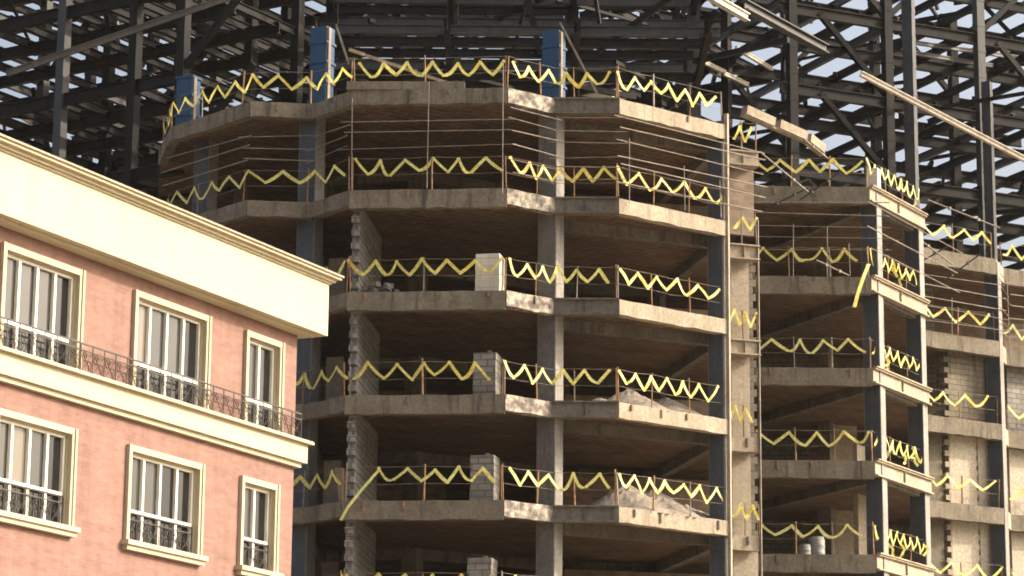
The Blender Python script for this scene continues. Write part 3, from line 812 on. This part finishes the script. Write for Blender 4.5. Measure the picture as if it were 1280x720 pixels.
scaffold([T['0'], T['1'], T['2'], T['3']], [H[0] - 0.7 - 0.45 * i for i in range(6)], 'under the roof of the far right wing', 0.35, ((0.2, H[1] - .2, H[1] + 1.4), (0.62, H[1] - .5, H[1] + 3)), (0.5, 0))
# braces crossing the roof edges
BR = [((860, 125), (810, 150), 92.5), ((905, 150), (870, 172), 93.5), ((775, 130), (800, 138), 90.5), ((1010, 235), (955, 262), 99), ((1050, 215), (1000, 250), 99), ((1190, 305), (1120, 345), 106), ((1225, 318), (1175, 355), 108), ((1130, 292), (1098, 320), 101.5),
      ((1000, 170), (1055, 215), 100), ((950, 190), (1010, 240), 97), ((1090, 255), (1190, 330), 104), ((1160, 250), (1250, 285), 108), ((1020, 325), (1062, 345), 99)]
for i, (a, b, Y) in enumerate(BR):
    pa, pb = at_y(a[0], a[1], Y), at_y(b[0], b[1], Y + 0.6)
    mb = MB(); mb.tube([pa, pb], 0.03, 6)
    for t in (0.3, 0.7): mb.box(lerp(pa, pb, t), 0.1, 0.1, 0.1, 0.5)
    o = mb.build('scaffold_brace', STEEL2 if i < 8 else PIPE, base=tuple((pa + pb) / 2))
    wh = 'sunlit tower' if a[0] < 950 else ('near wing' if a[0] < 1100 else 'far wing')
    tag(o, f"{'dark' if i < 8 else 'pale'} slanting scaffold brace clamped at the {wh} roof edge", 'scaffold brace', f"{'dark' if i < 8 else 'pale'} braces at the {wh} roof edge")

# ------------------------------------------------------------------ things standing on the floors
def pier(px0, px1, Y, k, ztop, M, label, group=None, cap=True):
    a, b = at_y(px0, 430, Y), at_y(px1, 430, Y); z = H[k] + 0.006
    w = b.x - a.x; root = thing('block_pier', ((a.x + b.x) / 2, Y + w / 2, z), label, 'block pier', group)
    mb = MB(); n = max(3, int((ztop) / 0.235)); hh = ztop / n
    for i in range(n):
        j = random.uniform(-0.012, 0.012)
        mb.box(((a.x + b.x) / 2 + j, Y + 0.45 + j, z + (i + 0.5) * hh), w + random.uniform(-0.012, 0.012), 0.85, hh - 0.006, R(-12))
    mb.build('block_courses', M, root)
    if cap:
        mb = MB(); mb.box(((a.x + b.x) / 2 + 0.08, Y + 0.4, z + ztop + 0.045), 0.12, 0.5, 0.08, R(-5)); mb.build('mortar_lump', CONC, root)
pier(596, 627, 88.5, 2, 1.36, CREAMBLOCK, 'pale cream block pier on the second floor below the roof', 'block piers on the open floors', False)
pier(595, 624, 88.6, 3, 1.50, BLOCK, 'grey block pier on the third floor below the roof', 'block piers on the open floors')
pier(593, 623, 88.6, 4, 1.55, BLOCK, 'grey block pier on the fourth floor below the roof', 'block piers on the open floors')
pier(591, 621, 88.6, 5, 1.65, BLOCK, 'grey block pier on the lowest floor in view', 'block piers on the open floors')

def heap(pts, z, label, cat='gravel heap'):
    """pts: list of (x, y, radius, height) cones merged into one heightfield"""
    x0 = min(p[0] - p[2] for p in pts); x1 = max(p[0] + p[2] for p in pts)
    y0 = min(p[1] - p[2] for p in pts); y1 = max(p[1] + p[2] for p in pts)
    nx, ny = 46, 26; mb = MB(); vs = []
    for j in range(ny + 1):
        for i in range(nx + 1):
            x, y = lerp(x0, x1, i / nx), lerp(y0, y1, j / ny)
            hgt = max([0] + [p[3] * max(0, 1 - math.hypot(x - p[0], y - p[1]) / p[2]) ** 0.92 for p in pts])
            hgt *= 1 + random.uniform(-0.04, 0.04)
            vs.append((x, y, z - 0.02 + hgt))
    fs = [(j * (nx + 1) + i, j * (nx + 1) + i + 1, (j + 1) * (nx + 1) + i + 1, (j + 1) * (nx + 1) + i) for j in range(ny) for i in range(nx)]
    fs = [f for f in fs if max(vs[k][2] for k in f) > z]
    mb.add(vs, fs)
    c = ((x0 + x1) / 2, (y0 + y1) / 2, z)
    return tag(mb.build('gravel_heap', GRAVEL, base=c, smooth=False), label, cat)
def fl(px, Y, k): p = at_y(px, 430, Y); return p.x, Y
e0 = (P['7'] - P['6']).normalized(); eb = P['6'] - nrm(P['6'], P['7']) * 1.75
def along(t): p = eb + e0 * (t + 1.7); return p.x, p.y
x, y = along(0.2); x2, y2 = along(1.9); x3, y3 = along(-1.0)
heap([(x, y, 1.7, 0.98), (x2, y2, 1.6, 0.9), (x3, y3 + .3, 1.2, .6)], H[3], 'broad low grey gravel heap on the third floor below the roof')
x, y = along(0.1); x2, y2 = along(1.3); x3, y3 = along(2.7)
heap([(x, y, 1.75, 1.22), (x2, y2, 1.75, 1.16), (x3, y3, 1.5, .75)], H[4], 'tall double gravel heap on the fourth floor below the roof')
x, y = along(0.6); heap([(x, y, 1.5, 0.9), (x + 1.2, y + .9, 1.3, .7)], H[5], 'gravel heap on the lowest floor in view')
p = main_pt(472, 89.6)
mb = MB()
for i in range(26):
    mb.box((p.x + random.uniform(-.55, .6), p.y + random.uniform(-.3, .5), H[2] + 0.12 + max(0, random.uniform(-.2, .42))), random.uniform(.16, .4), random.uniform(.12, .2), random.uniform(.1, .2), random.uniform(0, 3))
tag(mb.build('rubble_pile', BLOCK, base=(p.x, p.y, H[2])), 'pile of broken grey blocks at the foot of the toothed wall', 'rubble pile')
x, y = fl(1120, 107.5, 3); heap([(x, y, 1.4, 1.25), (x + .6, y + .4, .9, .6)], H[2], 'pale rubble heap behind the blue grey wing columns')
# shovel stuck in the tall heap
x, y = fl(752, 92.4, 4)
mb = MB(); mb.tube([(x - 0.15, y, H[4] + 0.55), (x + 0.75, y + .2, H[4] + 1.12)], 0.02, 6)
mb.box((x - 0.2, y, H[4] + 0.52), 0.24, 0.1, 0.05, 0.3)
tag(mb.build('shovel', PIPE, base=(x, y, H[4] + 0.5)), 'shovel with light blade leaning out of the tall gravel heap', 'shovel')
# leaning board by the toothed wall
a = main_pt(428, 89.2)
mb = MB(); mb.hexa([a + Vector((0.02, 0, H[4] + .01)), a + Vector((0.34, 0, H[4] + .01)), a + Vector((0.34, 0.04, H[4] + .01)), a + Vector((0.02, 0.04, H[4] + .01))],
        [a + Vector((-0.18, .25, H[4] + 1.25)), a + Vector((0.16, .25, H[4] + 1.22)), a + Vector((0.16, .29, H[4] + 1.22)), a + Vector((-0.18, .29, H[4] + 1.25))])
tag(mb.build('plank', WOOD, base=(a.x, a.y, H[4])), 'short board leaning by the foot of the toothed block wall', 'plank')
# drums on the wing floor
def lathe(mb, c, prof, n=20, mi=0):
    vs = [(c[0] + r * math.cos(2 * math.pi * k / n), c[1] + r * math.sin(2 * math.pi * k / n), c[2] + z) for r, z in prof for k in range(n)]
    fs = [(i * n + k, i * n + (k + 1) % n, (i + 1) * n + (k + 1) % n, (i + 1) * n + k) for i in range(len(prof) - 1) for k in range(n)]
    fs += [tuple(range(n - 1, -1, -1)), tuple((len(prof) - 1) * n + k for k in range(n))]
    mb.add(vs, fs, mi)
for px, Y, s, lab in ((1021, 101.4, 1.0, 'taller pale grey plastic drum on the wing floor'), (1006, 101.2, 0.62, 'small pale grey bucket beside the taller drum')):
    p = at_y(px, 690, Y); r = 0.29 * s ** 0.5; hh = 0.80 * s
    t = thing('plastic_drum', (p.x, Y, H[4] + .006), lab, 'drum')
    mb = MB(); lathe(mb, (p.x, Y, H[4] + .006), [(r * .93, 0), (r, .05 * hh), (r, .3 * hh), (r * 1.04, .33 * hh), (r, .36 * hh), (r, .63 * hh), (r * 1.04, .66 * hh), (r, .69 * hh), (r, .92 * hh), (r * .9, hh)]); mb.build('drum_body', DRUM, t, smooth=True)
    mb = MB(); lathe(mb, (p.x, Y, H[4] + .006 + hh), [(r * .92, 0.002), (r * .92, .04), (r * .8, .05)]); mb.build('lid', DRUM, t)

# planks and concrete upstand on the roof of the tower
a, b = at_h(433, 111, H[0]), at_h(581, 111, H[0])
mb = MB(); o = Vector((0, 0.22, 0.15)); mb.bar(a + o, b + o, 0.24, 0.27)
tag(mb.build('timber_baulk', CONC, base=tuple(a)), 'long grey kerb piece lying on the front edge of the roof', 'kerb piece')
for i, (p, q, Y, lab) in enumerate((((436, 62), (560, 104), 89.6, 'thin long plank sloping down over the roof behind the ribbon'), ((700, 28), (747, 118), 90.4, 'slim prop leaning from the right blue column to the roof'),
                                ((420, 30), (436, 80), 90, 'slim prop leaning from the middle blue column'), ((455, 68), (437, 62), 89.5, 'short plank end sticking up beside the kerb piece'))):
    pa, pb = at_y(p[0], p[1], Y), at_y(q[0], q[1], Y)
    mb = MB(); mb.bar(pa, pb, 0.05, 0.07 if i in (1, 2) else 0.1)
    tag(mb.build('prop' if i in (1, 2) else 'plank', PIPE if i in (1, 2) else WOOD, base=tuple(pb)), lab, 'prop' if i in (1, 2) else 'plank')

# blue casing columns rising from the roof
def blue_column(px0, px1, Y, ztop, label):
    a, b = at_y(px0, 60, Y), at_y(px1, 60, Y); w = (b.x - a.x) * 0.78; cx = (a.x + b.x) / 2; z0 = H[0] + .005
    t = thing('blue_column', (cx, Y, z0), label, 'column', 'blue cased columns on the tower roof')
    mb = MB(); mb.box((cx, Y, (z0 + ztop) / 2), w, w * 0.85, ztop - z0, ROT); mb.build('casing', BLUE, t)
    for i in range(4):
        mb = MB(); z = z0 + 0.35 + i * 0.68; mb.box((cx, Y, z), w + 0.09, w * 0.85 + 0.09, 0.09, ROT); mb.build('clamp', BLUE, t)
    mb = MB(); ca, sa = math.cos(ROT), math.sin(ROT); off = Vector((ca * (w / 2 + .035) , sa * (w / 2 + .035), 0)) + Vector((-sa, ca, 0)) * (-w * .22)
    c = Vector((cx, Y, 0)) + off
    mb.box((c.x, c.y, (z0 + ztop) / 2), 0.06, 0.16, ztop - z0 - 0.1, ROT); mb.build('edge_batten', PIPE, t)
TOPZ = H[0] + 2.95
blue_column(388, 418, 91.0, TOPZ, 'blue cased column on the roof nearest the left of the flat front')
blue_column(678, 707, 91.2, TOPZ, 'blue cased column behind the ribbon above the middle column')
blue_column(223, 252, 95.0, TOPZ - 0.55, 'darkest leftmost blue cased column on the rounded roof end')

# ------------------------------------------------------------------ steel frames over and behind the roof
def dirv(a): return Vector((math.sin(a), math.cos(a), 0))
def steel_frame(name, label, o, jd, gd, J, G, js, gs, levels, cols, colw=0.5, jsz=(0.16, 0.34), gsz=(0.26, 0.6), group='dark steel frames above the concrete', braces=0, short=(0.0, 0), thin=0):
    """o: origin corner; joists run along jd (length J), girders along gd (length G); levels: (z, start offset along jd)"""
    t = thing(name, (o.x, o.y, H[0]), label, 'steel frame', group)
    nj = int(G / js); zmax = levels[-1][0]
    for li, (z, j0, g0, g1) in enumerate(levels):
        for i in range(-2, nj + 1):
            gpos = i * js + random.uniform(-0.08, 0.08)
            if gpos < g0 or gpos > g1: continue
            a, b = o + gd * gpos + jd * j0, o + gd * gpos + jd * (J + random.uniform(-0.6, 0.6) - (short[1] if random.random() < short[0] and i > 4 else 0))
            mb = MB(); zz = Vector((0, 0, z - 0.02 + random.uniform(-.02, .02)))
            mb.ibeam(a + zz, b + zz, jsz[0], jsz[1], 0.025, 0.03); mb.build('joist', STEEL if random.random() < 0.8 else STEEL2, t)
        s = j0
        while s <= J + 0.01:
            a, b = o + jd * s + gd * g0, o + jd * s + gd * g1
            mb = MB(); zz = Vector((0, 0, z - 0.14 - jsz[1] / 2 + 0.05)); mb.ibeam(a + zz, b + zz, gsz[0], gsz[1], 0.035, 0.05); mb.build('girder', STEEL, t)
            s += gs
    for (cj, cg, zt) in cols:
        p = o + jd * cj + gd * cg
        on_roof = any(inside(pl, p) for pl in (poly_main, poly_q, poly_t))
        column(t, p, colw, colw, math.atan2(gd.y, gd.x), H[0] + 0.004 if on_roof else 0.0, abs(zt), random.choice((STEEL, STEEL, STEEL2)), strip=True)
    for i in range(braces):
        cj, cg, zt = random.choice(cols); p = o + jd * cj + gd * cg
        z = random.choice([l[0] for l in levels[:-1]] or [levels[0][0]])
        q = p + gd * random.choice((-1, 1)) * 3.2
        mb = MB(); mb.bar(p + Vector((0, 0, z)), q + Vector((0, 0, z + 3.1)), 0.2, 0.22); mb.build('brace', STEEL, t)
    for i in range(thin):                             # slender bracing angles laced between members
        li = random.randrange(len(levels)); z, j0, g0, g1 = levels[li]
        cj = j0 + random.random() * (J - j0); cg = g0 + random.random() * (g1 - g0)
        p = o + jd * cj + gd * cg + Vector((0, 0, z - 0.05))
        if i % 3:
            q = p + jd * random.choice((-1, 1)) * random.uniform(1.5, 4.5) + gd * random.choice((-1, 1)) * random.uniform(1.3, 3.0)
        else:
            q = p + jd * random.uniform(-3, 3) + gd * random.uniform(-1.5, 1.5) + Vector((0, 0, random.uniform(1.6, 3.2)))
        mb = MB(); w = random.choice((0.09, 0.12, 0.16)); mb.bar(p, q, w, w * 1.2); mb.build('bracing_angle', STEEL, t)
    return t
S1, S2, S3, S4, S5 = [H[0] + 3.35 * k for k in (1, 2, 3, 4, 5)]
# centre: joists parallel to the flat front
oc = at_y(395, 0, 91.0); oc.z = 0
steel_frame('steel_frame', 'dense dark steel frame above the flat front with close level joists', oc, Vector((1, 0, 0)), Vector((0, 1, 0)), 13.2, 21.0, 1.3, 4.4,
            [(S1 + 0.05, 0, 0, 21), (S2, 0, 2, 21), (S3, 0, 10, 21)],
            [(j, gq, S2 + .3) for j in (0.0, 4.4, 8.8, 13.2) for gq in (8.2, 15.0, 21.0)], 0.42, (0.16, 0.30), (0.2, 0.45), braces=6, short=(0.45, 4.4), thin=50)
# left: joists run with the street grid
ol = at_y(-190, 0, 106.0); ol.z = 0
steel_frame('steel_frame', 'dark steel frame behind the finished block roofline at left', ol, dirv(R(32)), dirv(R(122)), 18.7, 17.0, 1.4, 2.7,
            [(H[0], 0, 0, 17), (S1, 0, 0, 17), (S2, 0, 0, 17), (S3, 0, 0, 17), (S4, 3.4, 0, 17)],
            [(j, gq, -(S4 + .4)) for j in (0.0, 6.8, 13.6) for gq in (0.8, 4.2, 7.6, 11.2, 14.6, 16.8)], 0.36, (0.18, 0.32), (0.22, 0.45), braces=20, thin=90)
# right: joists run back to the left
orr = at_y(975, 0, 108.5); orr.z = 0
steel_frame('steel_frame', 'open dark steel frame with slanting joists against the sky at right', orr, dirv(R(-25)), dirv(R(65)), 12.0, 20.0, 1.85, 4.0,
            [(S1, 0, 0, 20), (S2, 0, 0, 20), (S3, 0, 0, 20), (S4, 4, 0, 20)],
            [(j, gq, -(S4 + .5)) for j in (0.0, 8.0) for gq in (0.5, 5.0, 9.5, 13.6, 18.5)], 0.36, (0.18, 0.33), (0.22, 0.45), braces=12, thin=75)

# behind the gap between them: an inner frame turned with the street
oi_ = at_y(700, 0, 113.5); oi_.z = 0
steel_frame('steel_frame', 'deep inner dark steel frame seen between the centre and right frames', oi_, dirv(R(35)), dirv(R(125)), 9.0, 10.0, 1.5, 3.0,
            [(S1, 0, -3, 5), (S2, 0, -3, 5), (S3, 0, -3, 5), (S4, 0, -3, 5)],
            [(j, gq, S4 + .4) for j in (0.0, 6.0) for gq in (0.5, 4.5)], 0.34, (0.18, 0.32), (0.22, 0.45), braces=6, thin=40)

# loose pale beams
def loose(p, q, Y0, Y1, w, h, M, label, cat='beam', name='loose_beam'):
    a, b = at_y(p[0], p[1], Y0), at_y(q[0], q[1], Y1)
    mb = MB(); mb.ibeam(a, b, w, h, 0.04, 0.06)
    return tag(mb.build(name, M, base=tuple((a + b) / 2)), label, cat)
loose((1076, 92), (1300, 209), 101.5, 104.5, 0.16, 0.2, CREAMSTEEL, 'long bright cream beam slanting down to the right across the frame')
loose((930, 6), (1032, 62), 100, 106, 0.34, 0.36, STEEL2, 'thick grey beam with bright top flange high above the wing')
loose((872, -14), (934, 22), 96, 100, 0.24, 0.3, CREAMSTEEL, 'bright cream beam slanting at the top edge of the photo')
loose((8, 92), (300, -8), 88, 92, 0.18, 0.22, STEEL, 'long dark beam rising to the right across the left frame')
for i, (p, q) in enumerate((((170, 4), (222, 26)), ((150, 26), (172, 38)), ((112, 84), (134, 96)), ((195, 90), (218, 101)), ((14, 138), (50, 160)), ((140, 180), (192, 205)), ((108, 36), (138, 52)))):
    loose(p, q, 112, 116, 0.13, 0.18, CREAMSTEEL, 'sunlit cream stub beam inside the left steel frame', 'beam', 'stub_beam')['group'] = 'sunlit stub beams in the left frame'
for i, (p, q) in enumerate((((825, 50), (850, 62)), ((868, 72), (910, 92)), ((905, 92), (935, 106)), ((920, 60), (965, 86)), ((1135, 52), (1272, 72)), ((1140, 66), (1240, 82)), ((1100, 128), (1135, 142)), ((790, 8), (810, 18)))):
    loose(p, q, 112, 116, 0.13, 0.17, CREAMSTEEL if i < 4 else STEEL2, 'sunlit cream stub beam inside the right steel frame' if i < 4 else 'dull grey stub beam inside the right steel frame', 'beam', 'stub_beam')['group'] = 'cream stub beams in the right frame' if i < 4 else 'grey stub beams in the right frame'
for i, (p, q) in enumerate((((928, 137), (968, 155)), ((970, 155), (1008, 172)), ((1008, 172), (1028, 188)))):
    a, b = at_y(p[0], p[1], 98.5 + i), at_y(q[0], q[1], 99.3 + i)
    mb = MB(); mb.bar(lerp(a, b, .06), lerp(a, b, .94), 0.36, 0.34); mb.bar(a + Vector((0, 0, -.2)), b + Vector((0, 0, -.2)), 0.24, 0.055)
    tag(mb.build('chute_section', CONC_PALE, base=tuple(a)), ['upper', 'middle', 'lowest'][i] + ' pale chunk of the slanting chute above the wing roof', 'chute', 'pale chute sections above the wing')

# ------------------------------------------------------------------ buildings beyond the frame
def far_building(px0, px1, Y, ztop, M, label, rows, colsn):
    a, b = at_y(px0, 50, Y), at_y(px1, 50, Y); cx = (a.x + b.x) / 2; w = b.x - a.x
    t = thing('distant_building', (cx, Y + 5, 0), label, 'building', 'buildings beyond the frames')
    mb = MB(); mb.box((cx, Y + 5, ztop / 2), w, 10, ztop, R(-20)); mb.build('wall', M, t)
    ca, sa = math.cos(R(-20)), math.sin(R(-20))
    for sx, sy, L in ((0, -5, w), (w / 2, 0, 10)):
        for r in range(rows):
            for c in range(colsn):
                f = ((c + 0.5) / colsn - 0.5) * L * 0.9
                lx, ly = (f, sy - 0.02) if sx == 0 else (sx + 0.02, f)
                mb = MB(); mb.box((cx + lx * ca - ly * sa, Y + 5 + lx * sa + ly * ca, ztop - 2 - r * 3.3), L / colsn * 0.45 if sx == 0 else 0.1, 0.1 if sx == 0 else L / colsn * 0.45, 1.5, R(-20)); mb.build('window', GLASS, t)
    mb = MB(); mb.box((cx, Y + 5, ztop + .2), w + .5, 10.5, 0.4, R(-20)); mb.build('parapet', CONC_PALE, t)
far_building(742, 800, 175, 55, CREAM, 'cream building glimpsed through the frame above the middle column', 5, 2)
far_building(-30, 22, 190, 56, BRICK, 'orange brick building glimpsed at the far left behind the frame', 5, 2)
far_building(50, 72, 200, 56, CREAM, 'narrow cream building glimpsed behind the left frame', 5, 1)

# ------------------------------------------------------------------ dusty air
M, nt, b = mat('dusty_air')
nt.nodes.remove(b)
pv = nt.nodes.new('ShaderNodeVolumePrincipled')
pv.inputs['Color'].default_value = (0.93, 0.9, 0.84, 1); pv.inputs['Density'].default_value = 0.00008
pv.inputs['Anisotropy'].default_value = 0.3
nt.links.new(pv.outputs[0], nt.nodes['Material Output'].inputs['Volume'])
hz = MB(); hz.box((0, 105, 34), 260, 270, 70)
o = hz.build('haze', M); o['kind'] = 'stuff'

# ------------------------------------------------------------------ light
SUN_EL, SUN_AZ = R(31), R(87)       # azimuth measured clockwise from +Y (the view direction)
sd = Vector((math.sin(SUN_AZ) * math.cos(SUN_EL), math.cos(SUN_AZ) * math.cos(SUN_EL), math.sin(SUN_EL)))
w = bpy.data.worlds.new('World'); sc.world = w; w.use_nodes = True
nt = w.node_tree; bg = nt.nodes['Background']
sky = nt.nodes.new('ShaderNodeTexSky'); sky.sky_type = 'NISHITA'; sky.sun_disc = False
sky.sun_elevation = SUN_EL; sky.sun_rotation = SUN_AZ
sky.air_density = 1.0; sky.dust_density = 10.0; sky.ozone_density = 1.0; sky.altitude = 0
hs = nt.nodes.new('ShaderNodeHueSaturation'); hs.inputs['Saturation'].default_value = 0.8
nt.links.new(sky.outputs[0], hs.inputs['Color'])
wm = nt.nodes.new('ShaderNodeMix'); wm.data_type = 'RGBA'; wm.blend_type = 'MULTIPLY'; wm.inputs[0].default_value = 1.0
wm.inputs[7].default_value = (1.0, 0.99, 0.97, 1)       # dusty city air
nt.links.new(hs.outputs[0], wm.inputs[6]); nt.links.new(wm.outputs[2], bg.inputs[0]); bg.inputs[1].default_value = 0.15
L = bpy.data.lights.new('sun', 'SUN'); L.energy = 2.3; L.angle = R(0.6); L.color = (1.0, 0.86, 0.67)
lo = bpy.data.objects.new('sun', L); COL.objects.link(lo); lo.location = (60, 20, 80)
lo.rotation_euler = (-sd).to_track_quat('-Z', 'Y').to_euler()

for o in bpy.data.objects:
    if '_base' in o: del o['_base']
vs = sc.view_settings
vs.view_transform = 'Standard'; vs.look = 'None'; vs.gamma = 1.0; vs.use_curve_mapping = False
vs.exposure = 1.15
sc.render.engine = 'CYCLES'
sc.cycles.use_denoising = True
sc.cycles.max_bounces = 8; sc.cycles.diffuse_bounces = 4
sc.cycles.filter_width = 1.8
